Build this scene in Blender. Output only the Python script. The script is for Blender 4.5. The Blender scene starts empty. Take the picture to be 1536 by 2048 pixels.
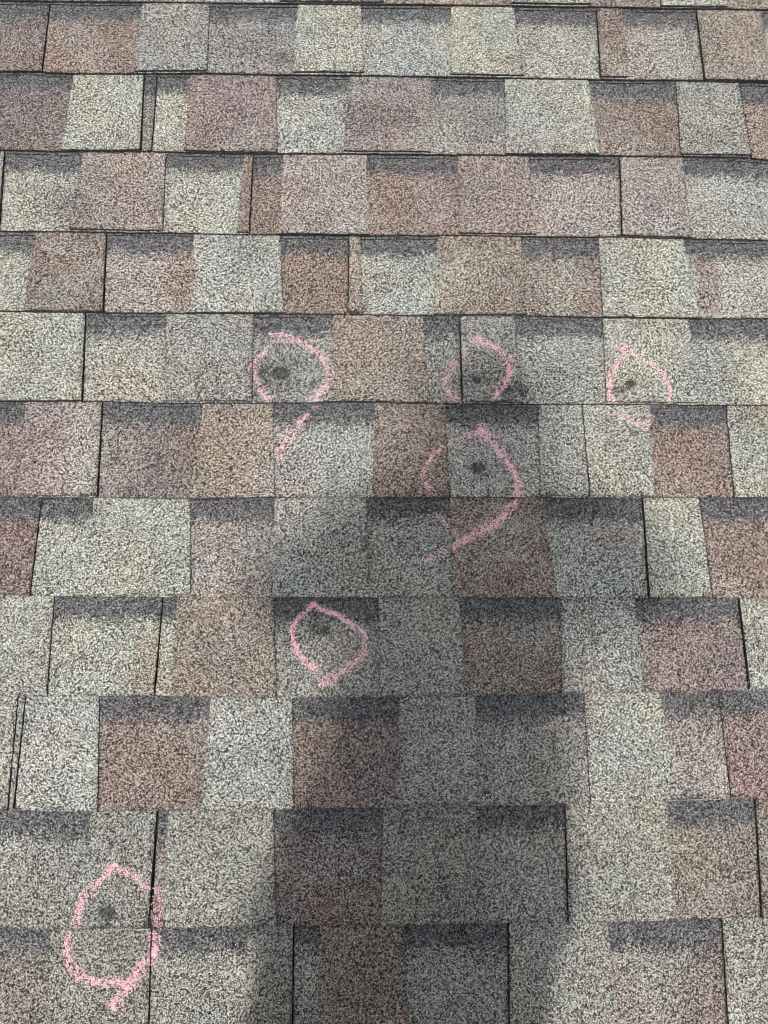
import bpy, bmesh, math, random
from mathutils import Matrix, Vector, noise
R = math.radians
random.seed(7)
scene = bpy.context.scene
COL = scene.collection

# Everything below is in millimetres on the roof plane: u across, v up the slope.
# course -> (lower edge as (u, deviation from even spacing), cells as (kind, u left at top, u left at foot, gap, colour))
COURSES = {
 0: ([(-640, -4.5), (-407, -2.8), (-138, -0.4), (202, 2.3), (666, 3.3)],
  [('T', -703, -689, 0.0, 'br'), ('R', -423, -415, 0.0, 'lc'), ('T', -175, -172, 0.0, 'mv'), ('R', 5, 4, 0.0, 'tn'), ('T', 225, 220, 1.9, 'lc'), ('R', 366, 357, 0.0, 'mv'), ('T', 490, 478, 0.0, 'lg'), ('R', 608, 593, 1.9, 'tn')]),
 1: ([(-627, 1.3), (-562, 2.4), (-549, -0.3), (-407, 0.2), (-288, 3.2), (-152, 2.6), (-28, 2.8), (114, 2.2), (235, 2.3), (365, 1.6), (530, 2.4), (650, 1.4)],
  [('R', -706, -699, 0.0, 'mb'), ('R', -559, -558, 3.8, 'rs'), ('T', -403, -407, 0.0, 'gy'), ('R', -291, -287, 0.0, 'mx'), ('T', -141, -148, 0.0, 'lg'), ('R', -36, -28, 0.0, 'lgy'), ('T', 119, 114, 0.0, 'lg'), ('R', 226, 237, 0.0, 'lc'), ('T', 369, 364, 1.9, 'br'), ('R', 412, 412, 0.0, 'pk'), ('T', 542, 539, 2.5, 'tn'), ('R', 654, 652, 0.0, 'lc')]),
 2: ([(-612, -1.6), (-517, -3.1), (-374, -2.0), (-230, -3.7), (-52, -1.3), (78, -1.4), (200, -0.7), (348, 0.3), (484, 0.3), (596, -0.1), (634, -3.3)],
  [('R', -675, -668, 0.0, 'mb'), ('T', -507, -513, 0.0, 'lg'), ('R', -393, -388, 2.5, 'dg'), ('R', -372, -371, 3.1, 'lg'), ('T', -317, -318, 0.0, 'mv'), ('R', -175, -168, 0.0, 'lgy'), ('T', -53, -62, 0.0, 'mp'), ('R', 82, 79, 0.0, 'mx'), ('T', 206, 200, 0.0, 'lg'), ('R', 346, 354, 0.0, 'br'), ('T', 495, 487, 0.0, 'gy'), ('R', 602, 603, 5.0, 'rs')]),
 3: ([(-598, -3.0), (-342, -3.0), (-209, -5.1), (-36, -5.1), (119, -2.6), (247, -4.0), (379, -2.6), (508, -5.7), (618, -6.4)],
  [('T', -731, -714, 0.0, 'lc'), ('R', -607, -598, 2.5, 'cr'), ('T', -481, -490, 0.0, 'pt'), ('R', -349, -344, 0.0, 'lg'), ('T', -223, -229, 0.0, 'rs'), ('R', -209, -210, 2.5, 'br'), ('T', -160, -163, 0.0, 'pk'), ('R', -25, -20, 0.0, 'rs'), ('T', 124, 120, 0.0, 'mp'), ('R', 239, 244, 0.0, 'pk'), ('T', 389, 380, 1.9, 'pk'), ('R', 493, 492, 0.0, 'lgy')]),
 4: ([(-585, 4.9), (-434, 4.3), (-159, 3.8), (-51, 3.7), (81, 3.0), (221, 3.1), (338, 1.4), (503, 0.1), (603, 1.6)],
  [('R', -668, -653, 0.0, 'lg'), ('T', -544, -547, 0.0, 'br'), ('R', -435, -428, 2.5, 'pk'), ('T', -297, -300, 0.0, 'lgy'), ('R', -162, -153, 0.0, 'rs'), ('T', -53, -55, 2.5, 'tn'), ('R', -37, -30, 0.0, 'lgy'), ('T', 88, 77, 0.0, 'tn'), ('R', 220, 224, 0.0, 'rs'), ('T', 345, 341, 0.0, 'lg'), ('R', 481, 495, 0.0, 'lc')]),
 5: ([(-571, 3.1), (-449, 3.5), (-320, 1.7), (-200, 2.2), (-80, 3.4), (70, 1.6), (214, 1.4), (329, 1.8), (587, 0.4)],
  [('T', -653, -637, 0.0, 'lg'), ('R', -457, -449, 2.5, 'lc'), ('T', -333, -327, 0.0, 'gy'), ('R', -200, -196, 0.0, 'gy'), ('T', -76, -83, 0.0, 'tn'), ('R', 61, 70, 0.0, 'gy'), ('T', 119, 118, 2.5, 'gy'), ('R', 204, 211, 0.0, 'lgy'), ('T', 343, 337, 0.0, 'lg'), ('R', 478, 481, 0.0, 'lg')]),
 6: ([(-557, -0.5), (-417, -1.2), (-276, -2.6), (-159, -1.1), (-17, -1.0), (97, 0.6), (230, -0.1), (305, -1.5), (394, -0.7), (518, -0.7), (571, -1.4)],
  [('R', -630, -621, 0.0, 'mv'), ('T', -534, -530, 0.0, 'mp'), ('R', -421, -416, 2.5, 'mb'), ('T', -271, -283, 0.0, 'tn'), ('R', -166, -159, 0.0, 'lgy'), ('T', -13, -18, 0.0, 'br'), ('R', 93, 98, 0.0, 'lgy'), ('T', 235, 230, 0.0, 'lgy'), ('T', 302, 302, 2.5, 'lg'), ('R', 405, 399, 0.0, 'rs'), ('T', 524, 518, 0.0, 'lg')]),
 7: ([(-543, 1.2), (-501, -0.3), (-276, -3.0), (-159, -3.4), (-24, -4.4), (94, -4.0), (249, -5.2), (379, -5.5), (470, -5.1), (555, -6.7)],
  [('R', -614, -613, 0.0, 'rd'), ('R', -499, -501, 3.1, 'lg'), ('T', -423, -416, 0.0, 'lg'), ('R', -283, -274, 0.0, 'pk'), ('T', -160, -159, 0.0, 'lgy'), ('R', -26, -22, 0.0, 'gy'), ('T', 97, 98, 0.0, 'br'), ('R', 235, 248, 0.0, 'lgy'), ('T', 384, 379, 2.5, 'lg'), ('R', 469, 471, 4.4, 'rs')]),
 8: ([(-530, 8.1), (-465, 4.4), (-318, 4.9), (-153, 0.5), (-14, 1.7), (91, 1.8), (245, 3.6), (365, 5.0), (512, 7.6), (541, 7.4)],
  [('T', -592, -584, 0.0, 'lg'), ('R', -468, -464, 0.0, 'lg'), ('R', -316, -319, 3.8, 'lg'), ('T', -294, -295, 0.0, 'tn'), ('R', -158, -150, 0.0, 'gy'), ('T', -8, -8, 0.0, 'gy'), ('R', 107, 112, 0.0, 'br'), ('T', 255, 246, 0.0, 'gy'), ('R', 361, 363, 0.0, 'mv'), ('T', 513, 511, 3.1, 'lg')]),
 9: ([(-515, 2.1), (-502, 0.1), (-383, -2.3), (-249, -2.2), (-122, -2.1), (13, -1.4), (156, 0.5), (279, 1.9), (393, 4.8), (472, 6.0), (525, 6.9)],
  [('T', -605, -598, 0.0, 'lc'), ('T', -506, -503, 3.1, 'gy'), ('T', -496, -495, 3.1, 'lgy'), ('R', -395, -384, 0.0, 'br'), ('T', -242, -247, 0.0, 'lgy'), ('R', -129, -123, 0.0, 'rs'), ('T', 21, 13, 0.0, 'gy'), ('R', 126, 128, 0.0, 'gy'), ('T', 280, 278, 0.0, 'lg'), ('R', 388, 397, 0.0, 'pk'), ('R', 472, 472, 1.9, 'rs')]),
 10: ([(-501, -0.9), (-405, -3.9), (-308, -3.3), (-178, -1.9), (-8, -4.0), (124, -2.7), (240, -2.9), (350, -2.4), (444, -1.1), (509, -0.7)],
  [('R', -555, -546, 0.0, 'shade_dy'), ('T', -396, -393, 0.0, 'shade_dy'), ('R', -308, -309, 5.6, 'rd'), ('T', -292, -290, 0.0, 'shade_ly'), ('R', -152, -143, 0.0, 'mb'), ('T', -3, -7, 0.0, 'shade_dy'), ('R', 123, 126, 0.0, 'gy'), ('T', 245, 239, 1.9, 'shade_ly'), ('R', 386, 381, 0.0, 'shade_dt'), ('T', 508, 497, 1.9, 'shade_dt')]),
 11: ([(-487, -3.7), (-237, -4.9), (-4, -6.1), (209, -7.1), (492, -8.5)],
  [('R', -559, -555, 0.0, 'shade_dt'), ('T', -437, -434, 0.0, 'shade_dy'), ('R', -307, -301, 1.2, 'shade_ly'), ('T', -181, -180, 0.0, 'shade_dy'), ('R', -122, -121, 3.1, 'gy'), ('T', -87, -87, 0.0, 'br'), ('R', 23, 27, 0.0, 'gy'), ('T', 162, 156, 1.2, 'shade_ly'), ('R', 293, 300, 0.0, 'mb'), ('T', 447, 439, 1.2, 'shade_ly')]),
}
STAINS = [(-315,-512,25,54,'rs',0.9), (512,-514,18,62,'rs',0.8), (496,-90,38,46,'lc',0.8), (-549,-795,42,62,'mv',0.6), (-437,-787,31,69,'lc',0.8), (-135,-801,27,62,'pk',0.8), (346,-907,42,27,'pk',0.8), (-14,-1220,38,92,'mb',0.9), (335,-1073,31,69,'lgy',0.8), (331,-1504,35,85,'pk',0.9), (517,-1251,38,46,'rd',0.8), (-57,-951,54,46,'mb',0.45), (-485,-402,31,38,'br',0.6), (-36,-388,23,46,'pk',0.6), (226,-267,46,19,'pt',0.7), (95,-250,46,31,'lgy',0.5), (-222,-520,46,46,'lgy',0.5), (-334,-1098,15,46,'tn',0.6), (-238,-899,31,46,'pt',0.6), (-3,-214,46,31,'mb',0.5), (219,-115,23,14,'br',0.5), (318,-507,31,46,'rd',0.5), (261,-542,69,19,'rd',0.4), (58,-509,31,38,'lc',0.5), (-407,-629,46,31,'lg',0.6), (-485,-678,38,23,'cr',0.6), (-474,-1306,54,38,'gy',0.5), (-409,-1375,92,46,'gy',0.5), (168,-936,38,46,'br',0.6), (-80,-1403,46,38,'rd',0.6), (364,-1256,23,46,'lc',0.6), (44,-387,46,31,'rs',0.5), (156,-404,31,23,'mp',0.6), (-509,-1070,46,46,'lgy',0.5), (486,-1074,46,46,'rd',0.4), (-262,-55,31,31,'pk',0.6), (-103,-71,31,38,'lgy',0.4), (590,-426,31,23,'gy',0.4), (603,-215,31,46,'lgy',0.2), (438,-877,31,46,'cr',0.4), (-377,-229,8,46,'gy',0.2)]
BALD = [(-87,-51,38,23,0.2), (48,-59,46,31,0.16), (270,-25,46,12,0.25), (-263,-45,23,23,0.25), (557,-177,31,23,0.2), (-116,-353,46,31,0.14), (424,-365,38,38,0.2), (-212,-83,65,42,0.32), (207,-115,23,15,0.35), (-254,-676,92,27,0.26), (-463,-375,131,54,0.28), (-3,-224,92,46,0.32), (153,-221,54,46,0.3), (-157,-664,54,42,0.3), (-105,-682,11,8,0.2), (-179,-658,8,5,0.3), (357,-693,11,6,0.6), (396,-682,18,9,0.22), (139,-679,22,17,0.45), (141,-813,20,15,0.55), (-86,-1052,20,12,0.6), (-363,-1413,18,17,0.6), (-156,-663,12,10,0.45), (376,-682,9,8,0.5), (-57,-943,46,38,0.2), (23,-951,62,46,0.2), (456,-574,46,23,0.15), (431,-1277,46,6,0.5), (192,-695,26,17,0.5), (-328,-409,62,15,0.12), (561,-39,38,23,0.1), (-511,-59,31,23,0.1), (316,-402,69,15,0.2), (-144,-111,31,23,0.2), (533,-253,38,23,0.3), (-90,-1173,38,23,0.12), (231,-1148,115,46,0.1)]
CHALK = [
 ('pink chalk ring around the upper left dent, with a long straight tail slanting down', [
   ([(-173.3, -599.8), (-161.8, -601.3), (-151.9, -602.9), (-135.7, -607.8), (-117.3, -616.7), (-101.1, -628.8), (-91.8, -641.8), (-84.0, -654.7), (-83.1, -673.3), (-86.7, -687.7)], 13.1, 0.62),
   ([(-166.9, -611.2), (-153.2, -611.2), (-138.7, -611.1)], 12.3, 0.35),
   ([(-88.2, -688.5), (-100.1, -702.9), (-110.5, -712.5)], 18.5, 0.6),
   ([(-114.0, -729.1), (-127.2, -743.3), (-138.8, -761.2), (-151.0, -779.9), (-159.4, -797.6)], 13.1, 0.56),
   ([(-177.9, -627.7), (-188.3, -636.7), (-196.4, -645.6), (-197.5, -658.6), (-193.4, -670.6), (-188.5, -683.4), (-180.6, -698.5), (-170.5, -710.4)], 11.5, 0.6),
   ([(-160.4, -724.5), (-155.2, -725.3)], 7.7, 0.5),
   ([(-167.1, -604.7), (-177.9, -627.7)], 9.2, 0.12),
 ]),
 ('broken pink chalk ring cut by a vertical shingle joint, with no tail', [
   ([(135.3, -610.2), (145.4, -610.1), (160.7, -615.0), (175.1, -623.1), (186.9, -636.2), (194.2, -648.4), (192.1, -663.1), (186.9, -678.5), (180.5, -684.9), (172.4, -697.8), (168.3, -706.6)], 14.6, 0.68),
   ([(125.7, -625.1), (123.0, -639.0)], 10.0, 0.7),
   ([(112.1, -645.6), (101.0, -660.3), (95.4, -673.2), (92.8, -686.9), (103.2, -698.1), (111.3, -708.4)], 12.3, 0.62),
   ([(117.3, -709.2), (127.9, -710.0)], 8.5, 0.6),
 ]),
 ('rightmost pink chalk ring, pointed at the top and fading out below the course edge', [
   ([(357.4, -620.4), (368.1, -622.0), (380.2, -626.9), (390.5, -635.1), (402.3, -644.0), (414.9, -651.3), (424.4, -659.5), (428.0, -672.5), (434.5, -687.0), (437.4, -699.1), (431.2, -708.8)], 13.1, 0.6),
   ([(372.2, -630.2), (364.3, -643.4), (352.5, -657.4), (344.7, -671.2), (342.9, -685.8), (342.7, -700.3), (347.4, -710.7)], 13.1, 0.62),
   ([(349.4, -726.7), (361.2, -732.2), (370.8, -736.9), (382.6, -742.4), (393.1, -744.8)], 10.0, 0.5),
   ([(408.1, -728.9), (399.4, -742.4), (394.0, -753.5)], 11.5, 0.55),
   ([(389.1, -758.2), (373.4, -775.5)], 15.4, 0.22),
 ]),
 ('largest pink chalk ring around a round grey dent, crossing two courses near the centre', [
   ([(148.2, -743.2), (146.2, -757.3)], 18.5, 0.62),
   ([(144.9, -751.1), (158.7, -767.5), (170.1, -784.6), (185.1, -804.7), (194.7, -824.6), (199.2, -842.9), (198.7, -855.1), (188.5, -868.7), (174.5, -886.7), (158.6, -900.9), (138.6, -908.3), (119.2, -920.1), (98.5, -932.6)], 13.8, 0.72),
   ([(88.2, -936.3), (72.8, -945.0), (61.0, -954.5)], 15.4, 0.5),
   ([(143.2, -757.3), (119.7, -763.7), (103.7, -773.8), (85.5, -784.8), (71.1, -796.4), (64.1, -812.5), (60.9, -829.4), (65.8, -843.0), (73.0, -855.2)], 10.8, 0.55),
   ([(77.6, -882.9), (90.5, -896.4), (104.8, -911.2)], 10.0, 0.5),
 ]),
 ('diamond shaped pink chalk ring open at its foot, wholly on one recessed shingle panel', [
   ([(-101.1, -1012.3), (-109.4, -1022.2), (-120.6, -1030.6), (-128.2, -1041.2), (-130.1, -1053.0), (-128.5, -1063.5), (-124.7, -1076.7), (-117.5, -1087.8), (-108.3, -1096.1), (-94.9, -1105.7)], 11.5, 0.75),
   ([(-101.1, -1012.3), (-91.7, -1020.9), (-77.5, -1024.4), (-62.5, -1030.8), (-50.4, -1040.0), (-37.0, -1047.8), (-28.5, -1055.5), (-26.4, -1065.3), (-28.5, -1080.6), (-36.9, -1093.7), (-51.6, -1103.2), (-67.6, -1113.4), (-79.4, -1120.2), (-90.5, -1124.2)], 12.3, 0.75),
   ([(-102.6, -1000.9), (-94.1, -1003.8)], 4.6, 0.4),
 ]),
 ('tall pink chalk ring at lower left with thick tail, crossed by a dark joint', [
   ([(-373.3, -1357.4), (-357.5, -1358.1)], 12.3, 0.4),
   ([(-356.9, -1356.9), (-366.1, -1366.0), (-374.7, -1374.5), (-386.3, -1386.0), (-397.1, -1398.0), (-400.1, -1409.4), (-402.4, -1421.4), (-403.0, -1430.3)], 13.8, 0.68),
   ([(-412.7, -1438.6), (-413.0, -1451.0), (-411.8, -1465.2), (-405.8, -1476.4), (-394.8, -1487.1), (-379.6, -1494.3), (-362.3, -1496.8), (-344.4, -1497.1), (-332.2, -1499.0)], 13.1, 0.7),
   ([(-356.8, -1358.2), (-347.4, -1361.9), (-336.5, -1368.8), (-321.7, -1375.7), (-312.5, -1386.8)], 13.8, 0.62),
   ([(-302.9, -1383.3), (-295.5, -1400.4), (-292.4, -1420.3), (-296.4, -1430.5)], 11.5, 0.5),
   ([(-305.6, -1394.2), (-301.9, -1424.4)], 9.2, 0.3),
   ([(-304.9, -1439.9), (-302.3, -1452.4), (-301.5, -1466.6), (-308.7, -1474.8), (-316.5, -1483.5), (-326.0, -1496.2), (-339.0, -1511.7), (-349.5, -1525.9)], 17.7, 0.8),
 ]),
]
DENTS = [(-154.3, -663.2, 7.7, 'dark torn hail bruise with missing granules inside the upper left ring'), (141.8, -677.1, 6.9, 'faint dark hail bruise beside the vertical joint'), (376.3, -681.6, 6.9, 'small dark hail bruise inside the rightmost ring'), (138.5, -812.4, 10.0, 'round grey green hail bruise inside the largest ring'), (-84.3, -1051.1, 6.9, 'small dark hail bruise inside the diamond shaped ring'), (-362.9, -1412.9, 9.2, 'dark hail bruise inside the tall lower left ring')]
FIBRES = [(-348, -309, 10, 0), (286, 361, 9, 0), (386, 458, 9, 0)]
CAM_POS = (-0.0278, -1.1073, 1.0937); CAM_ANG = (0.20612, -0.02450, -0.00502)

# ---------------------------------------------------------------- camera, sky, sun, exposure
PITCH = R(20)
RX = Matrix.Rotation(PITCH, 4, 'X')
ROOF_Z = 5.0
ROOF = Matrix.Translation((0, 0, ROOF_Z)) @ RX          # roof plane frame -> world
def roofpt(u, v, n): return ROOF @ Vector((u, v, n))

cam = bpy.data.cameras.new('camera'); cam_o = bpy.data.objects.new('camera', cam); COL.objects.link(cam_o)
a, b, c = CAM_ANG
cam_rot = Matrix.Rotation(c, 4, 'Z') @ Matrix.Rotation(b, 4, 'Y') @ Matrix.Rotation(a, 4, 'X')
cam_o.matrix_world = ROOF @ Matrix.Translation(CAM_POS) @ cam_rot
cam.sensor_fit = 'VERTICAL'; cam.sensor_height = 24.0; cam.lens = 1520 / 2048 * 24.0
cam.clip_start = 0.01; cam.clip_end = 3000
scene.camera = cam_o

sun_local = Vector((-0.120, -0.235, 1.0)).normalized()   # towards the sun, roof frame
sun_dir = (RX.to_3x3() @ sun_local).normalized()
elev = math.asin(sun_dir.z); azim = math.atan2(sun_dir.x, sun_dir.y)
world = bpy.data.worlds.new('World'); scene.world = world; world.use_nodes = True
nt = world.node_tree; bg = nt.nodes['Background']
sky = nt.nodes.new('ShaderNodeTexSky'); sky.sky_type = 'NISHITA'; sky.sun_disc = False
sky.sun_elevation = elev; sky.sun_rotation = azim; sky.air_density = 1.0; sky.dust_density = 1.5; sky.ozone_density = 0.6
hs = nt.nodes.new('ShaderNodeHueSaturation'); hs.inputs['Saturation'].default_value = .30       # thin haze takes the blue out
nt.links.new(sky.outputs[0], hs.inputs['Color']); nt.links.new(hs.outputs[0], bg.inputs[0]); bg.inputs[1].default_value = 0.138
sun = bpy.data.lights.new('sun', 'SUN'); sun.energy = 2.05; sun.angle = R(4.2); sun.color = (1.0, 0.975, 0.935)
sun_o = bpy.data.objects.new('sun', sun); COL.objects.link(sun_o)
sun_o.rotation_euler = sun_dir.to_track_quat('Z', 'Y').to_euler(); sun_o.location = (0, -4, 12)
vs = scene.view_settings; vs.view_transform = 'Standard'; vs.look = 'None'; vs.gamma = 1; vs.exposure = 0.66
vs.use_curve_mapping = False
scene.cycles.filter_width = 1.0

# ---------------------------------------------------------------- helpers
def lin(c): return tuple((x/255/12.92 if x/255 <= .04045 else ((x/255+.055)/1.055)**2.4) for x in c)
def tag(o, label=None, cat=None, group=None, kind=None):
    if label: o['label'] = label
    if cat: o['category'] = cat
    if group: o['group'] = group
    if kind: o['kind'] = kind
    return o
def mesh_obj(name, verts, faces, mats, parent=None, mi=None, attrs=None, smooth=None):
    me = bpy.data.meshes.new(name); me.from_pydata(verts, [], faces)
    for m in mats: me.materials.append(m)
    if mi: me.polygons.foreach_set('material_index', mi)
    if smooth: me.polygons.foreach_set('use_smooth', smooth)
    if attrs:
        for nm, typ, data in attrs:
            at = me.attributes.new(nm, typ, 'POINT')
            at.data.foreach_set('color' if typ == 'FLOAT_COLOR' else 'value', data)
    me.update()
    o = bpy.data.objects.new(name, me); COL.objects.link(o)
    if parent: o.parent = parent
    return o

# ---------------------------------------------------------------- materials
def new_mat(name):
    m = bpy.data.materials.new(name); m.use_nodes = True
    return m, m.node_tree, m.node_tree.nodes['Principled BSDF']
class G:
    """tiny node-graph writer"""
    def __init__(s, nt): s.nt = nt
    def n(s, t, **k):
        x = s.nt.nodes.new(t)
        for a_, v_ in k.items(): setattr(x, a_, v_)
        return x
    def put(s, sock, v):
        if isinstance(v, bpy.types.NodeSocket): s.nt.links.new(v, sock)
        else: sock.default_value = v
    def math(s, op, a_, b_=0.0, clamp=False):
        x = s.n('ShaderNodeMath', operation=op, use_clamp=clamp); s.put(x.inputs[0], a_); s.put(x.inputs[1], b_); return x.outputs[0]
    def mix(s, f, a_, b_, mode='MIX'):
        x = s.n('ShaderNodeMix', data_type='RGBA', blend_type=mode); s.put(x.inputs[0], f); s.put(x.inputs[6], a_); s.put(x.inputs[7], b_); return x.outputs[2]
    def ramp(s, f, stops, interp='LINEAR'):
        x = s.n('ShaderNodeValToRGB'); s.put(x.inputs[0], f); r = x.color_ramp; r.interpolation = interp
        while len(r.elements) < len(stops): r.elements.new(0.5)
        for e, (p, c_) in zip(r.elements, stops): e.position = p; e.color = (*c_, 1) if len(c_) == 3 else c_
        return x.outputs[0]
    def noise(s, vec, scale, detail=2, rough=.5):
        x = s.n('ShaderNodeTexNoise'); s.put(x.inputs['Vector'], vec); x.inputs['Scale'].default_value = scale
        x.inputs['Detail'].default_value = detail; x.inputs['Roughness'].default_value = rough; return x
    def voro(s, vec, scale):
        x = s.n('ShaderNodeTexVoronoi'); s.put(x.inputs['Vector'], vec); x.inputs['Scale'].default_value = scale; return x

GRAIN = 740.0
def granule_material():
    m, nt, p = new_mat('ceramic_granules'); g = G(nt)
    tc = g.n('ShaderNodeTexCoord').outputs['Object']
    wn = g.noise(tc, 900, 1)
    off = g.n('ShaderNodeVectorMath', operation='MULTIPLY_ADD'); g.put(off.inputs[0], wn.outputs['Color']); off.inputs[1].default_value = (.0011,)*3; g.put(off.inputs[2], tc)
    vec = off.outputs[0]
    v1 = g.voro(vec, GRAIN); v2 = g.voro(vec, GRAIN*1.7)
    sep = g.n('ShaderNodeSeparateColor'); g.put(sep.inputs[0], v1.outputs['Color'])
    sep2 = g.n('ShaderNodeSeparateColor'); g.put(sep2.inputs[0], v2.outputs['Color'])
    r, gg, bb = sep.outputs; r2 = sep2.outputs[0]
    tint = g.n('ShaderNodeAttribute', attribute_name='tint').outputs['Color']
    bald_shade = g.n('ShaderNodeAttribute', attribute_name='bald_shade').outputs['Fac']
    band = g.n('ShaderNodeAttribute', attribute_name='band').outputs['Fac']
    # factory blend drop: dark slate granules in a strip under the course above, scattered edge
    edge = g.noise(tc, 42, 3, .6).outputs['Fac']
    bd = g.math('ADD', band, g.math('MULTIPLY', g.math('SUBTRACT', edge, .5), .034))
    bd = g.math('ADD', bd, g.math('MULTIPLY', g.math('SUBTRACT', gg, .5), .022))
    inb = g.math('LESS_THAN', bd, .034)
    tint = g.mix(g.math('MULTIPLY', inb, .97), tint, (.056, .058, .065, 1))
    # granule to granule brightness
    clump = g.noise(tc, 240, 2, .6).outputs['Fac']
    patch = g.noise(tc, 14, 3, .6).outputs['Fac']
    x = g.math('ADD', g.math('MULTIPLY', r, .80), g.math('MULTIPLY', r2, .20))
    x = g.math('ADD', x, g.math('MULTIPLY', g.math('SUBTRACT', clump, .5), .26))
    x = g.math('ADD', x, g.math('MULTIPLY', g.math('SUBTRACT', patch, .5), .18))
    x = g.math('SUBTRACT', x, g.math('MULTIPLY', bald_shade, .06), True)
    lum = g.ramp(x, [(0, (.03,)*3), (.27, (.09,)*3), (.41, (.50,)*3), (.55, (1.25,)*3), (.72, (2.05,)*3), (1, (3.1,)*3)])
    tint = g.mix(g.math('MULTIPLY', g.ramp(x, [(.50, (0,)*3), (.78, (.36,)*3)]), g.math('SUBTRACT', 1.0, g.math('MULTIPLY', inb, .6))), tint, (.235, .235, .212, 1))
    mul = g.n('ShaderNodeVectorMath', operation='MULTIPLY'); g.put(mul.inputs[0], tint); g.put(mul.inputs[1], lum); colr = mul.outputs[0]
    # individual granules of other blends
    pal = g.ramp(gg, [(0, (.13, .055, .04)), (.16, (.30, .16, .10)), (.30, (.50, .46, .36)), (.50, (.55, .56, .54)), (.66, (.36, .42, .34)), (.80, (.05, .052, .062)), (.93, (.62, .60, .55))], 'CONSTANT')
    colr = g.mix(g.math('MULTIPLY', g.math('GREATER_THAN', bb, .80), g.math('SUBTRACT', .62, g.math('MULTIPLY', inb, .12))), colr, pal)
    # bare asphalt where granules are gone, and contact shadow painted along edges
    gone_shade = g.math('LESS_THAN', g.math('ADD', g.math('MULTIPLY', sep2.outputs[1], .75), g.math('MULTIPLY', clump, .5)), bald_shade)
    colr = g.mix(gone_shade, colr, (.030, .030, .031, 1))
    # fine dark pits between granules
    pit = g.ramp(v1.outputs['Distance'], [(.45, (1,)*3), (.80, (.45,)*3)])
    colr = g.mix(1.0, colr, pit, 'MULTIPLY')
    g.put(p.inputs['Base Color'], colr)
    g.put(p.inputs['Roughness'], g.math('SUBTRACT', .9, g.math('MULTIPLY', g.math('GREATER_THAN', gg, .86), .55)))
    p.inputs['Specular IOR Level'].default_value = .35
    h = g.math('SUBTRACT', g.math('MULTIPLY', bb, .6), v1.outputs['Distance'])
    h = g.math('MULTIPLY', h, g.math('SUBTRACT', 1.0, g.math('MULTIPLY', gone_shade, .8)))
    bmp = g.n('ShaderNodeBump'); bmp.inputs['Strength'].default_value = .8; bmp.inputs['Distance'].default_value = .0007
    g.put(bmp.inputs['Height'], h); g.put(p.inputs['Normal'], bmp.outputs[0])
    return m
def asphalt_edge_material():
    m, nt, p = new_mat('asphalt_edge'); g = G(nt)
    tc = g.n('ShaderNodeTexCoord').outputs['Object']
    v = g.voro(tc, 620); s = g.n('ShaderNodeSeparateColor'); g.put(s.inputs[0], v.outputs['Color'])
    c_ = g.ramp(s.outputs[0], [(0, (.010, .010, .012)), (.72, (.018, .018, .021)), (.88, (.07, .066, .062)), (.97, (.2, .18, .16))], 'CONSTANT')
    g.put(p.inputs['Base Color'], c_); p.inputs['Roughness'].default_value = .8
    return m
def chalk_material():
    m, nt, p = new_mat('pink_chalk'); g = G(nt)
    tc = g.n('ShaderNodeTexCoord').outputs['Object']
    nz = g.noise(tc, 420, 3, .7).outputs['Fac']
    c_ = g.ramp(nz, [(.25, (.58, .26, .31)), (.42, (.74, .37, .43)), (.58, (.82, .50, .55)), (.75, (.82, .66, .66))])
    g.put(p.inputs['Base Color'], c_); p.inputs['Roughness'].default_value = 1; p.inputs['Specular IOR Level'].default_value = .1
    bmp = g.n('ShaderNodeBump'); bmp.inputs['Strength'].default_value = .5; bmp.inputs['Distance'].default_value = .0005
    g.put(bmp.inputs['Height'], nz); g.put(p.inputs['Normal'], bmp.outputs[0])
    return m
def plain(name, rgb, rough=.8, var=.25, scale=30, spec=.4):
    m, nt, p = new_mat(name); g = G(nt)
    nz = g.noise(g.n('ShaderNodeTexCoord').outputs['Object'], scale, 4, .6).outputs['Fac']
    lo = tuple(x*(1-var) for x in rgb); hi = tuple(min(1, x*(1+var)) for x in rgb)
    g.put(p.inputs['Base Color'], g.ramp(nz, [(.3, lo), (.7, hi)])); p.inputs['Roughness'].default_value = rough
    p.inputs['Specular IOR Level'].default_value = spec
    return m
M_GRAN = granule_material(); M_EDGE = asphalt_edge_material(); M_CHALK = chalk_material()
M_BRUISE = None
def bruise_material():
    m, nt, p = new_mat('bruised_asphalt'); g = G(nt)
    tc = g.n('ShaderNodeTexCoord').outputs['Object']
    v = g.voro(tc, 900); s = g.n('ShaderNodeSeparateColor'); g.put(s.inputs[0], v.outputs['Color'])
    nz = g.noise(tc, 160, 3, .6).outputs['Fac']
    c_ = g.ramp(nz, [(.3, (.012, .013, .012)), (.7, (.036, .040, .037))])
    c_ = g.mix(g.math('MULTIPLY', g.math('GREATER_THAN', s.outputs[0], .82), .75), c_, (.20, .20, .18, 1))
    g.put(p.inputs['Base Color'], c_); p.inputs['Roughness'].default_value = .9
    bmp = g.n('ShaderNodeBump'); bmp.inputs['Strength'].default_value = .6; bmp.inputs['Distance'].default_value = .0005
    g.put(bmp.inputs['Height'], nz); g.put(p.inputs['Normal'], bmp.outputs[0])
    return m
M_BRUISE = bruise_material()
M_FELT = plain('black_felt', (.02, .02, .022), .9)
M_FIBRE = plain('glass_fibre', (.55, .54, .50), .6)

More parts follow.
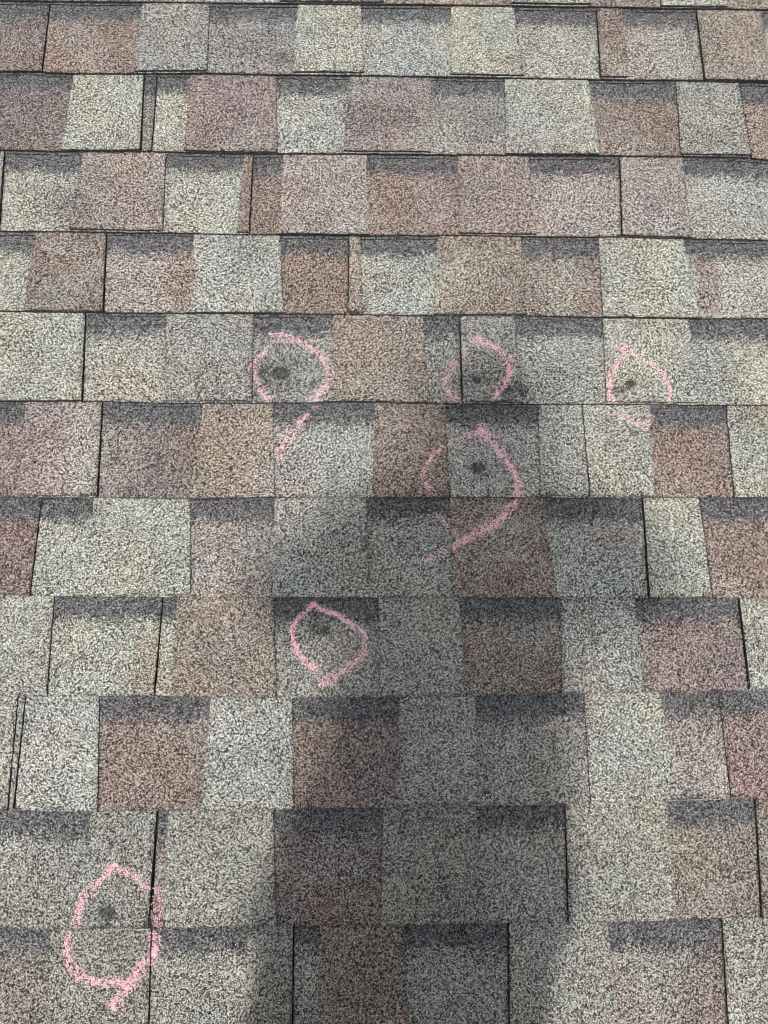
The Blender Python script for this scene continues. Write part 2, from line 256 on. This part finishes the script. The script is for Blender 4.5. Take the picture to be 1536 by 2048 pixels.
# ---------------------------------------------------------------- the roof
AL = 0.60
PAL = {k: tuple(AL*.37*(x/.37)**1.22 for x in lin(c_)) for k, c_ in dict(
    lg=(180,180,167), lc=(176,172,161), lgy=(175,176,169), gy=(158,157,150), dg=(126,126,124), shade_ly=(163,161,151), shade_dy=(143,140,132), shade_dt=(140,129,118), pk=(168,158,152), mp=(158,142,139), pt=(167,154,146),  # greys and tan of the lowest courses have shade painted in
    mv=(146,126,124), mb=(126,108,106), mx=(154,149,146), cr=(182,179,166), tn=(156,142,129), br=(140,121,110), rs=(150,126,115), rd=(138,111,106)).items()}
E = 0.143; TOP_H = .0088; DROP = .0076; TAB_H = .0040; TUCK = .022

ground_mat = plain('lawn', (.05, .085, .03), .95, .4, 3)
gnd = mesh_obj('ground', [(-1500, -1500, 0), (1500, -1500, 0), (1500, 1500, 0), (-1500, 1500, 0)], [(0, 1, 2, 3)], [ground_mat]); tag(gnd, kind='structure')

roof = bpy.data.objects.new('roof', None); COL.objects.link(roof); roof.matrix_world = ROOF
tag(roof, kind='structure'); roof['label'] = 'sloping roof covered in courses of laminated granule shingles'
UMAX, VLO, VHI = 2.6, -2.75, 1.6
deck = [(-UMAX, VLO, -.03), (UMAX, VLO, -.03), (UMAX, VHI, -.03), (-UMAX, VHI, -.03), (-UMAX, VLO, -.001), (UMAX, VLO, -.001), (UMAX, VHI, -.001), (-UMAX, VHI, -.001)]
mesh_obj('deck', deck, [(3, 2, 1, 0), (4, 5, 6, 7), (0, 1, 5, 4), (1, 2, 6, 5), (2, 3, 7, 6), (3, 0, 4, 7)], [M_FELT], roof)

def interp(pts, u):
    if u <= pts[0][0]: return pts[0][1]
    for (x0, y0), (x1, y1) in zip(pts, pts[1:]):
        if u <= x1: return y0 + (y1-y0)*(u-x0)/(x1-x0)
    return pts[-1][1]
def nz(x, y, z=0.0): return noise.noise(Vector((x, y, z)))
def foot(k, u):
    if k in COURSES:
        f = .001*interp(COURSES[k][0], u*1000)
    else: f = .0
    return -k*E + f + .0010*nz(u*9, k*7.3) + .0006*nz(u*60, k*3.1)

class Cell: pass
def build_cells(k, ulo, uhi):
    """list of cells (kind, u0top, u0foot, u1top, u1foot, colour, gap) for course k, in metres"""
    raw = [(t, a_*.001, b_*.001, g_*.001, c_) for t, a_, b_, g_, c_ in COURSES[k][1]] if k in COURSES else []
    rnd = random.Random(100+k)
    def rc(t): return rnd.choice(['lg', 'lc', 'lgy', 'gy', 'pk', 'mv', 'tn', 'br', 'rs', 'lg', 'lgy', 'mb'])
    if not raw:
        u = ulo; t = rnd.choice('TR')
        while u < uhi:
            raw.append((t, u, u, .0, rc(t))); u += rnd.uniform(.10, .155); t = 'R' if t == 'T' else 'T'
        last = u
    else:
        u, t = raw[-1][1] + rnd.uniform(.11, .15), raw[-1][0]
        run = 0
        while u < uhi:
            t = 'R' if t == 'T' else 'T'; raw.append((t, u, u, .0, rc(t))); u += rnd.uniform(.10, .155)
        last = u
        u, t = raw[0][1], raw[0][0]; pre = []
        while u > ulo:
            u -= rnd.uniform(.10, .155); t = 'R' if t == 'T' else 'T'; pre.insert(0, (t, u, u, .0, rc(t)))
        raw = pre + raw
    # add joints about every metre where none was seen
    since = 0.0; cells = []
    for i, (t, a_, b_, g_, c_) in enumerate(raw):
        x = Cell(); x.k = k; x.t = t; x.a, x.b, x.col = a_, b_, c_
        since += (a_ - raw[i-1][1]) if i else 0
        if g_ == 0 and since > 1.05 and abs(a_) > .72: g_ = .0025
        if g_ > 0: since = 0
        x.gap = g_
        x.a1, x.b1 = (raw[i+1][1], raw[i+1][2]) if i+1 < len(raw) else (last, last)
        cells.append(x)
    return cells

def base_h(d, u, k):
    """height of the backing layer at distance d up the course"""
    return TOP_H - DROP*d/E + .0006*nz(u*5, k*2.7, d*6) + .0004*nz(u*17, k*1.7, d*20)
def tint_at(col, u, v, k, t):
    c_ = Vector(PAL[col])
    for (x, y, rx, ry, cc, s) in STAINS_K.get(k, ()):
        q = ((u-x)/rx)**2 + ((v-y)/ry)**2
        if q < 1.9: c_ = c_.lerp(Vector(PAL[cc]), s*max(0, min(1, 1.45-q*.85 + .5*nz(u*30, v*30))))
    if t: # factory blend: a second colour drifting through the panel
        alt = ('pk', 'tn', 'lgy', 'lg', 'mp', 'gy', 'rs')[int(50+u*.9+k*2.3) % 7]
        q = max(0, min(1, .9*nz(u*9+k*3, v*9, 40+k) + .35*nz(u*34, v*34, 41)))
        c_ = c_.lerp(Vector(PAL[alt]), q)
    w = 1 + .16*nz(u*7, v*7, k) + .10*nz(u*25, v*25, 3)
    h = .10*nz(u*11, v*11, 9.0)
    return (c_[0]*w*(1+h), c_[1]*w, c_[2]*w*(1-h), 1)
def bald_at(u, v, k):
    w = .03 + .07*max(0, nz(u*8, v*8, 5) + .1)
    for (x, y, rx, ry, s) in BALD_K.get(k, ()):
        q = ((u-x)/rx)**2 + ((v-y)/ry)**2
        if q < 2.2: w += s*1.05*max(0, min(1, 1.2-q*.8 + .9*nz(u*30, v*30, 2) + .5*nz(u*90, v*90, 2) + .7*nz(u*220, v*220, 6)))
    return w
def near(tab, k):
    lo, hi = -k*E - .04, -k*E + E + .04
    return [tuple(x*.001 if i < 4 else x for i, x in enumerate(r)) for r in tab if lo < r[1]*.001 < hi]
STAINS_K = {k: near(STAINS, k) for k in range(-1, 13)}
BALD_K = {k: near(BALD, k) for k in range(-1, 13)}

def sheet(k, L, Rr, lift, thick, colf, bandf, step, footoff=0.0, jit=.0009, seed=0.0):
    """a slab whose left and right sides are functions of height fraction; returns verts, faces, material index, attributes"""
    n_r = max(3, int((E+TUCK)/step)); wid = Rr(0)-L(0); n_c = max(2, int(wid/step))
    V, F, MI, SM, T, W, Bn = [], [], [], [], [], [], []
    def put(u, v, z, d, dark=False):
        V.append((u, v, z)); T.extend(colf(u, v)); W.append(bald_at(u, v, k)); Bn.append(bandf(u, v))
    for j in range(n_r+1):
        f = j/n_r; d = f*(E+TUCK)
        for i in range(n_c+1):
            s = i/n_c
            ff = min(1.0, d/E)
            ul = L(ff) + jit*nz(seed+11.3, d*130, 1) + .5*jit*nz(seed+3.3, d*420, 1); ur = Rr(ff) + jit*nz(seed+5.7, d*130, 2) + .5*jit*nz(seed+8.7, d*420, 2)
            u = ul + (ur-ul)*s
            v0 = foot(k, u) + footoff + .0005*nz(u*260, k+seed)
            v = v0 + d
            lf = lift*(1-.30*d/E)
            z = base_h(d, u, k) + lf
            if j == 0: z -= .0008
            put(u, v, z, d)
            if j == 0: W[-1] += .42 + .3*nz(u*50, k, seed)  # edge wear that also paints a contact shadow along the foot
            elif i in (0, n_c): W[-1] += .22  # the same painted shadow and wear down both sides
    C1 = n_c+1
    for j in range(n_r):
        for i in range(n_c):
            q = j*C1+i; F.append((q, q+1, q+C1+1, q+C1)); MI.append(0); SM.append(True)
    # skirts: foot, left, right
    loop = [i for i in range(C1)] + [j*C1+n_c for j in range(1, n_r+1)] + [n_r*C1+i for i in range(n_c-1, -1, -1)] + [j*C1 for j in range(n_r-1, 0, -1)]
    base = len(V)
    for q in loop:
        x, y, z = V[q]; V.append((x, y, z-thick)); T.extend(T[q*4:q*4+4]); W.append(W[q]); Bn.append(Bn[q])
    nL = len(loop)
    for i in range(nL):
        i2 = (i+1) % nL; F.append((loop[i2], loop[i], base+i, base+i2)); MI.append(1); SM.append(False)
    return V, F, MI, SM, T, W, Bn

JOIN = dict(V=[], F=[], MI=[], SM=[], T=[], W=[], B=[])
def emit(name, data, parent):
    V, F, MI, SM, T, W, Bn = data
    if parent is None:
        o = len(JOIN['V']); JOIN['V'] += V; JOIN['F'] += [tuple(i+o for i in f) for f in F]; JOIN['MI'] += MI; JOIN['SM'] += SM; JOIN['T'] += T; JOIN['W'] += W; JOIN['B'] += Bn
        return None
    return mesh_obj(name, V, F, [M_GRAN, M_EDGE], parent, MI, [('tint', 'FLOAT_COLOR', T), ('bald_shade', 'FLOAT', W), ('band', 'FLOAT', Bn)], SM)

def headlap(x, k, sh, step, st):
    """the cut edge of the upper layer that runs on above a recess, just showing under the course above"""
    if not -1 <= k <= 12: return
    u0 = x.a + (x.gap*.45 if x is st[0] else 0); u1 = x.a1; n = max(3, int((u1-u0)/.006)); rr = random.Random(int(x.a*9000)+k)
    show = rr.uniform(.0022, .0046) if k <= 6 else .0018
    V, F, MI, T, W, Bn = [], [], [], [], [], []
    for i in range(n+1):
        u = u0 + (u1-u0)*i/n; fv = foot(k-1, u) - show + .0005*nz(u*120, k) + .0006*nz(u*20, k)
        d = fv - foot(k, u)
        for dv, z in ((0, base_h(d, u, k)-.0004), (0, base_h(d, u, k)+.0019), (show+.012, base_h(d+show+.012, u, k)+.0019)):
            V.append((u, fv+dv, z)); T += tint_at(x.col, u, fv, k, 'R'); W.append(.1); Bn.append(0.0)
    for i in range(n):
        q = i*3; F += [(q, q+3, q+4, q+1), (q+1, q+4, q+5, q+2)]; MI += [1, 0]
    emit('headlap_edge', (V, F, MI, [False]*len(F), T, W, Bn), sh)

def lerpf(x_foot, x_top): return lambda f: x_foot + (x_top-x_foot)*f
ALL = {}; OBJ = {}
for k in range(-11, 20):
    seen = -1 <= k <= 12
    cells = build_cells(k, -UMAX+.15, UMAX-.15)
    ALL[k] = cells
    strips = []; cur = []
    for x in cells:
        if x.gap > 0 and cur: strips.append(cur); cur = []
        cur.append(x)
    strips.append(cur)
    for si, st in enumerate(strips):
        u_lo, u_hi = st[0].b, st[-1].b1
        inview = 0 <= k <= 11 and u_hi > -.68 and u_lo < .70
        step = .0055 if inview else .03
        gl = st[0].gap; rg = 0.0
        Lf = lerpf(st[0].b + gl*.65, st[0].a + gl*.45); Rf = lerpf(st[-1].b1 - .0002, st[-1].a1 - .0002)
        def colf(u, v, st=st, k=k):
            f = min(1, max(0, (v + k*E)/E)); best = None
            for x in st:
                e0 = x.b + (x.a-x.b)*f; e1 = x.b1 + (x.a1-x.b1)*f
                if x.t == 'R' and e0-.012 <= u <= e1+.012:
                    return tint_at(x.col, u, v, k, 'R')
                if e0 <= u <= e1: best = x
            return tint_at((best or st[0]).col, u, v, k, 'T')
        def bandf(u, v, k=k): return foot(k-1, u) - v
        sh = emit('shingle', sheet(k, Lf, Rf, 0.0, .0040, colf, bandf, step, 0, seed=k*3.7+si), roof if inview else None)
        if inview: OBJ[(k, si)] = sh
        for x in st:
            x.strip = sh
            if x.t != 'T':
                if k <= 9 or not inview: headlap(x, k, sh, step, st)
                continue
            first, final = x is st[0], x is st[-1]
            tl = lerpf(x.b + (gl*.65 if first else 0), x.a + (gl*.45 if first else 0)); tr = lerpf(x.b1 - (.0002 if final else 0), x.a1 - (.0002 if final else 0))
            rr = random.Random(k*1000+int(x.a*977))
            x.fo = rr.choice((0, .0004, .0022)) + rr.uniform(-.0006, .0006)
            emit('tab', sheet(k, tl, tr, TAB_H, TAB_H+.0004, lambda u, v, x=x: tint_at(x.col, u, v, x.k, 'T'), lambda u, v: .2, step, x.fo, .0011, seed=x.a*31+k), sh)
o = mesh_obj('outer_shingles', JOIN['V'], JOIN['F'], [M_GRAN, M_EDGE], roof, JOIN['MI'], [('tint', 'FLOAT_COLOR', JOIN['T']), ('bald_shade', 'FLOAT', JOIN['W']), ('band', 'FLOAT', JOIN['B'])], JOIN['SM'])
tag(o, kind='stuff')

def locate(u, v):
    """course, cell and height of the roof surface at (u, v)"""
    for k in range(0, 13):
        if foot(k, u) <= v:
            f = min(1, max(0, (v-foot(k, u))/E))
            for x in ALL[k]:
                if x.b + (x.a-x.b)*f <= u < x.b1 + (x.a1-x.b1)*f:
                    d = v - foot(k, u)
                    h = base_h(d, u, k) + (TAB_H*(1-.30*d/E) if x.t == 'T' else 0)
                    return k, x, h, d, min(u-(x.b + (x.a-x.b)*f), (x.b1 + (x.a1-x.b1)*f)-u)
    return None

# hail bruises: shallow dished patches of bare asphalt pressed into the granules
for i, (u, v, r, lab) in enumerate(DENTS):
    u *= .001; v *= .001; r *= .00100
    k, x, h, d, e = locate(u, v)
    rr = random.Random(i+50); V = []; F = []; n = 34; rings = 4
    ph = rr.uniform(0, 6); V.append((u, v, h+.0004))
    for q in range(1, rings+1):
        for s in range(n):
            an = 2*math.pi*s/n; rad = r*(1 + .45*nz(math.cos(an)*1.4+i*5, math.sin(an)*1.4, ph) + .55*nz(math.cos(an)*5+i*5, math.sin(an)*5, ph))*q/rings
            uu, vv = u+rad*math.cos(an), v+rad*math.sin(an)*.92
            hh = base_h(vv-foot(k, uu), uu, k) + (TAB_H*(1-.30*(vv-foot(k, uu))/E) if x.t == 'T' else 0)
            V.append((uu, vv, hh + (.0004, .0005, .0005, .0001)[q-1]))
    for s in range(n):
        F.append((0, 1+s, 1+(s+1) % n))
        for q in range(rings-1): F.append((1+q*n+s, 1+(q+1)*n+s, 1+(q+1)*n+(s+1) % n, 1+q*n+(s+1) % n))
    mesh_obj('hail_bruise', V, F, [M_BRUISE], x.strip, None, None, [True]*len(F))['label'] = lab

# pale slivers of glass mat showing along a few cut edges
for (u0, u1, k, dv) in FIBRES:
    n = 24; V = []; F = []
    st = None
    for i in range(n+1):
        u = .001*(u0 + (u1-u0)*i/n); vv = foot(k, u) - .0003 + .0004*nz(u*90, 4)
        _, x, h, d, e = locate(u, vv+.003); st = st or x.strip
        w = .00035*(.3+abs(nz(u*70, 8))*1.8)
        V += [(u, vv-w, h-.0002), (u, vv+w, h+.0002), (u, vv-w, h-.0012)]
    for i in range(n):
        q = i*3; F += [(q, q+3, q+4, q+1), (q+2, q+5, q+3, q)]
    mesh_obj('frayed_edge', V, F, [M_FIBRE], st)

# ---------------------------------------------------------------- chalk rings
def chalk(label, strokes, seed):
    rr = random.Random(seed); V = []; F = []
    c_u = sum(p[0] for s in strokes for p in s[0])/sum(len(s[0]) for s in strokes)*.001
    c_v = sum(p[1] for s in strokes for p in s[0])/sum(len(s[0]) for s in strokes)*.001
    org = Vector((c_u, c_v, .004))
    for pts, w, dens in strokes:
        P = [Vector((x*.001, y*.001)) for x, y in pts]
        # smooth the traced line
        Q = []
        for i in range(len(P)-1):
            p0, p1, p2, p3 = P[max(0, i-1)], P[i], P[i+1], P[min(len(P)-1, i+2)]
            for j in range(6):
                t = j/6; Q.append(.5*((2*p1)+(p2-p0)*t+(2*p0-5*p1+4*p2-p3)*t*t+(3*p1-p0-3*p2+p3)*t**3))
        Q.append(P[-1])
        L = sum((Q[i+1]-Q[i]).length for i in range(len(Q)-1)); w *= .00092
        area = L*w*1.25; count = int(area/(.0013**2)*dens*.84)
        cum = [0]
        for i in range(len(Q)-1): cum.append(cum[-1]+(Q[i+1]-Q[i]).length)
        for _ in range(count):
            s = rr.uniform(-.002, L+.002); i = 0
            while i < len(Q)-2 and cum[i+1] < s: i += 1
            a_, b_ = Q[i], Q[i+1]; t = (s-cum[i])/max(1e-9, cum[i+1]-cum[i]); p = a_+(b_-a_)*t
            tng = (b_-a_).normalized(); nr = Vector((-tng.y, tng.x))
            wl = w*(.88+.7*nz(s*50, seed*3.3, 1))
            off = rr.gauss(0, .33)
            if abs(off) > .8: continue
            # clumpy: thin patches where the chalk skipped
            if nz(s*110+seed, off*3, 7) < -.18 - .5*(dens-.45) and rr.random() < .75: continue
            p = p + nr*(off*wl)
            lc = locate(p.x, p.y)
            if lc is None: continue
            k, x, h, d, e = lc
            if d < .0006 or E-d < -.001 or (e < .0006): continue
            if d < .0015 and rr.random() < .4: continue
            r = rr.uniform(.00038, .00085)*(1.15 if dens > .65 else 1); n = rr.choice((5, 5, 6)); ph = rr.uniform(0, 6.3)
            st = rr.uniform(1, 1.8); dr = rr.uniform(0, 3.14); cx, sx = math.cos(dr), math.sin(dr)
            o = len(V); tilt = (rr.uniform(-.25, .25), rr.uniform(-.25, .25))
            for lev, sc in ((-.0002, 1.0), (.00042, .72)):
                for q in range(n):
                    an = ph + 6.2832*q/n; rq = r*sc*rr.uniform(.7, 1.2); ex, ey = rq*math.cos(an)*st, rq*math.sin(an)
                    uu, vv = ex*cx-ey*sx, ex*sx+ey*cx
                    V.append(Vector((p.x+uu, p.y+vv, h+lev+(tilt[0]*uu+tilt[1]*vv if lev > 0 else 0))) - org)
            for q in range(n): F.append((o+q, o+(q+1) % n, o+n+(q+1) % n, o+n+q))
            F.append(tuple(o+n+q for q in range(n)))
    ob = mesh_obj('chalk_ring', V, F, [M_CHALK])
    ob.matrix_world = ROOF @ Matrix.Translation(org)
    return tag(ob, label, 'chalk mark', 'pink chalk rings drawn round hail bruises on the shingles')
for i, (lab, st) in enumerate(CHALK): chalk(lab, st, i+1)

# ---------------------------------------------------------------- the photographer whose soft shadow falls on the roof
M_SKIN = plain('skin', (.48, .28, .20), .55, .12); M_SHIRT = plain('grey_cloth', (.16, .18, .22), .9); M_TROUS = plain('tan_trousers', (.26, .21, .15), .9)
M_HAIR = plain('dark_hair', (.03, .02, .015), .7); M_BOOT = plain('brown_boot', (.10, .06, .035), .7); M_PHONE = plain('phone_black', (.015, .015, .017), .3, .1)
M_EYE = plain('eye_white', (.7, .7, .68), .3, .05); M_LIP = plain('lips', (.42, .17, .14), .5, .1)
feet = roofpt(-.022, -1.745, .010)
FT = Matrix.Translation(feet)
def skin(name, chains, mat, parent, sub=1):
    """chains: lists of (x, y, z, r); first vertex of the first chain is the root; a chain may start at an earlier point"""
    verts, rad, edges, idx = [], [], [], {}
    for ch in chains:
        prev = None
        for (x, y, z, r) in ch:
            key = (round(x, 4), round(y, 4), round(z, 4))
            if key not in idx: idx[key] = len(verts); verts.append((x, y, z)); rad.append(r)
            if prev is not None: edges.append((prev, idx[key]))
            prev = idx[key]
    me = bpy.data.meshes.new(name); me.from_pydata(verts, edges, [])
    ob = bpy.data.objects.new(name, me); COL.objects.link(ob)
    bm = bmesh.new(); bm.from_mesh(me); lay = bm.verts.layers.skin.verify()
    for v in bm.verts:
        r_ = rad[v.index]; v[lay].radius = r_ if isinstance(r_, tuple) else (r_, r_); v[lay].use_root = v.index == 0
    bm.to_mesh(me); bm.free()
    ob.modifiers.new('s', 'SKIN').use_smooth_shade = True
    sb = ob.modifiers.new('d', 'SUBSURF'); sb.levels = sub; sb.render_levels = sub
    dg = bpy.context.evaluated_depsgraph_get(); dg.update()
    me2 = bpy.data.meshes.new_from_object(ob.evaluated_get(dg)); ob.modifiers.clear(); ob.data = me2; bpy.data.meshes.remove(me)
    me2.materials.clear(); me2.materials.append(mat); ob.parent = parent
    return ob
def ellipsoid(name, c_, r_, mat, parent, seg=14, cut=None):
    bm = bmesh.new(); bmesh.ops.create_uvsphere(bm, u_segments=seg, v_segments=seg//2+2, radius=1)
    for v in bm.verts: v.co = Vector((v.co.x*r_[0]+c_[0], v.co.y*r_[1]+c_[1], v.co.z*r_[2]+c_[2]))
    if cut:
        for v in list(bm.verts):
            if cut(v.co): bm.verts.remove(v)
    me = bpy.data.meshes.new(name); bm.to_mesh(me); bm.free(); me.materials.append(mat)
    for p in me.polygons: p.use_smooth = True
    ob = bpy.data.objects.new(name, me); COL.objects.link(ob); ob.parent = parent; return ob
person = bpy.data.objects.new('person', None); COL.objects.link(person); person.matrix_world = FT
tag(person, 'photographer out of view, in a long grey coat added to fill out the soft shadow up the roof', 'person')
camw = cam_o.matrix_world.translation; cl = camw - feet            # lens position relative to the feet
ax = cam_rot.to_3x3()
Rw = (ROOF @ cam_rot).to_3x3()
px, py, pz = Rw.col[0], Rw.col[1], Rw.col[2]
ctr = cl + pz*.009 - py*.052 + px*.020                              # phone centre; lens at its upper left corner
HX = ctr.x
def hand_chains(sx):
    w_ = ctr + px*sx*.085 - py*.05 + pz*.055; k_ = ctr + px*sx*.062 - py*.02 + pz*.034
    fing = []
    for q, (off, ln) in enumerate(((.050, .9), (.026, 1.0), (.003, .95), (-.019, .8))):
        b0 = k_ + py*off*.8; b1 = ctr + px*sx*.050 + py*off + pz*.018; b2 = ctr + px*sx*(.046) + py*off - pz*.004*ln; b3 = ctr + px*sx*(.046-.020*ln) + py*off - pz*.0085
        if sx < 0 and off > .02: b3 = ctr + px*sx*.042 + py*off - pz*.004
        fing.append([(*w_, .024), (*k_, .022), (*b0, .0105), (*b1, .0092), (*b2, .0085), (*b3, .0075)])
    th = [(*w_, .024), (*(w_ + py*.03 - px*sx*.01 + pz*.006), .013), (*(ctr + px*sx*.035 + py*.0 + pz*.024), .0105), (*(ctr + px*sx*.018 + py*.02 + pz*.017), .009)]
    return w_, fing, th
pel, che, nek = (0, .02, .93), (0, .06, 1.28), (0, .075, 1.45)
headc = Vector((0, .115, 1.585))
ch = [[(*pel, (.13, .09)), (0, .035, 1.08, (.14, .10)), (*che, (.155, .105)), (*nek, .058), (0, .095, 1.51, .055), (0, .115, 1.585, (.075, .085)), (0, .125, 1.635, (.078, .09)), (0, .12, 1.68, (.06, .07))]]
for s in (-1, 1):
    ch.append([(*pel, (.13, .09)), (s*.10, .02, .85, .088), (s*.115, .045, .48, .058), (s*.12, .0, .27, .052), (s*.12, -.01, .09, .038)])
    w_, fing, th = hand_chains(s)
    sh_ = (s*.165, .06, 1.345); el = (s*.272, .055, 1.21)
    ch.append([(*che, (.155, .105)), (*sh_, .055), (*el, .033), (*w_, .024)])
    ch += fing; ch.append(th)
ch = [[tuple(p_[:3]) + (p_[3],) for p_ in c_] for c_ in ch]
body = skin('body', ch, M_SKIN, person)
shirt = skin('coat', [[(0, .03, .40, (.275, .16)), (0, .025, .60, (.235, .145)), (0, .02, .78, (.205, .14)), (0, .02, .93, (.19, .135)), (0, .035, 1.08, (.18, .13)), (0, .06, 1.27, (.17, .12)), (0, .085, 1.42, .095)]] +  # long wide coat and thick sleeves added to fill out the cast shadow
     [[(0, .06, 1.27, (.17, .12)), (s*.165, .065, 1.36, .092), (s*.272, .055, 1.21, .085), (s*.19+HX*.5, .12, 1.21, .068), tuple(hand_chains(s)[0] - pz*-.03) + (.046,)] for s in (-1, 1)], M_SHIRT, person)
trous = skin('trousers', [[(0, .025, .80, (.10, .09))] + [(s*.09, .025, .70, .098), (s*.10, .045, .48, .100), (s*.105, .0, .27, .098), (s*.12, -.01, .10, .08)] for s in (-1, 1)], M_TROUS, person)
for s in (-1, 1):
    skin('boot', [[(s*.12, -.03, .105, .056), (s*.12, -.03, .052, (.046, .045)), (s*.125, .06, .052, (.046, .038)), (s*.13, .13, .045, (.042, .032))]], M_BOOT, person)
    ellipsoid('ear', (s*.082, .105, 1.60), (.012, .02, .032), M_SKIN, person, 10)
    ey = ellipsoid('eye', (s*.031, .196, 1.607), (.014, .012, .010), M_EYE, person, 10)
    ellipsoid('pupil', (s*.031, .2065, 1.605), (.0055, .003, .0055), M_HAIR, ey, 8)
skin('nose', [[(0, .198, 1.605, .009), (0, .215, 1.578, .013), (0, .208, 1.567, .014)]], M_SKIN, person)
ellipsoid('mouth', (0, .190, 1.535), (.024, .010, .008), M_LIP, person, 10)
ellipsoid('hair', (0, .105, 1.65), (.108, .118, .10), M_HAIR, person, 18, lambda c_: c_.z < 1.60 or (c_.y > .17 and c_.z < 1.665))  # hair enlarged to strengthen the head's cast shadow
# phone: a top-level thing held in the hands, its lens at the camera
def rbox(w, h, t, r, seg=5):
    V = []; prof = []
    for cx, cy, a0 in ((w/2-r, h/2-r, 0), (-w/2+r, h/2-r, 90), (-w/2+r, -h/2+r, 180), (w/2-r, -h/2+r, 270)):
        for i in range(seg+1): a_ = R(a0+90*i/seg); prof.append((cx+r*math.cos(a_), cy+r*math.sin(a_)))
    n = len(prof); V = [(x, y, -t/2) for x, y in prof] + [(x, y, t/2) for x, y in prof]
    F = [tuple(range(n-1, -1, -1)), tuple(range(n, 2*n))] + [(i, (i+1) % n, n+(i+1) % n, n+i) for i in range(n)]
    return V, F
phone = bpy.data.objects.new('phone', None); COL.objects.link(phone)
phone.matrix_world = Matrix.Translation(feet+ctr) @ Rw.to_4x4()
V, F = rbox(.072, .147, .0075, .010); mesh_obj('phone_body', V, F, [M_PHONE], phone)
V, F = rbox(.066, .139, .0008, .008); sc_ = mesh_obj('screen', V, F, [plain('dark_glass', (.02, .02, .025), .08, .05)], phone); sc_.location = (0, 0, .0043)
tag(phone, 'black phone held upright in both hands of the photographer', 'phone')
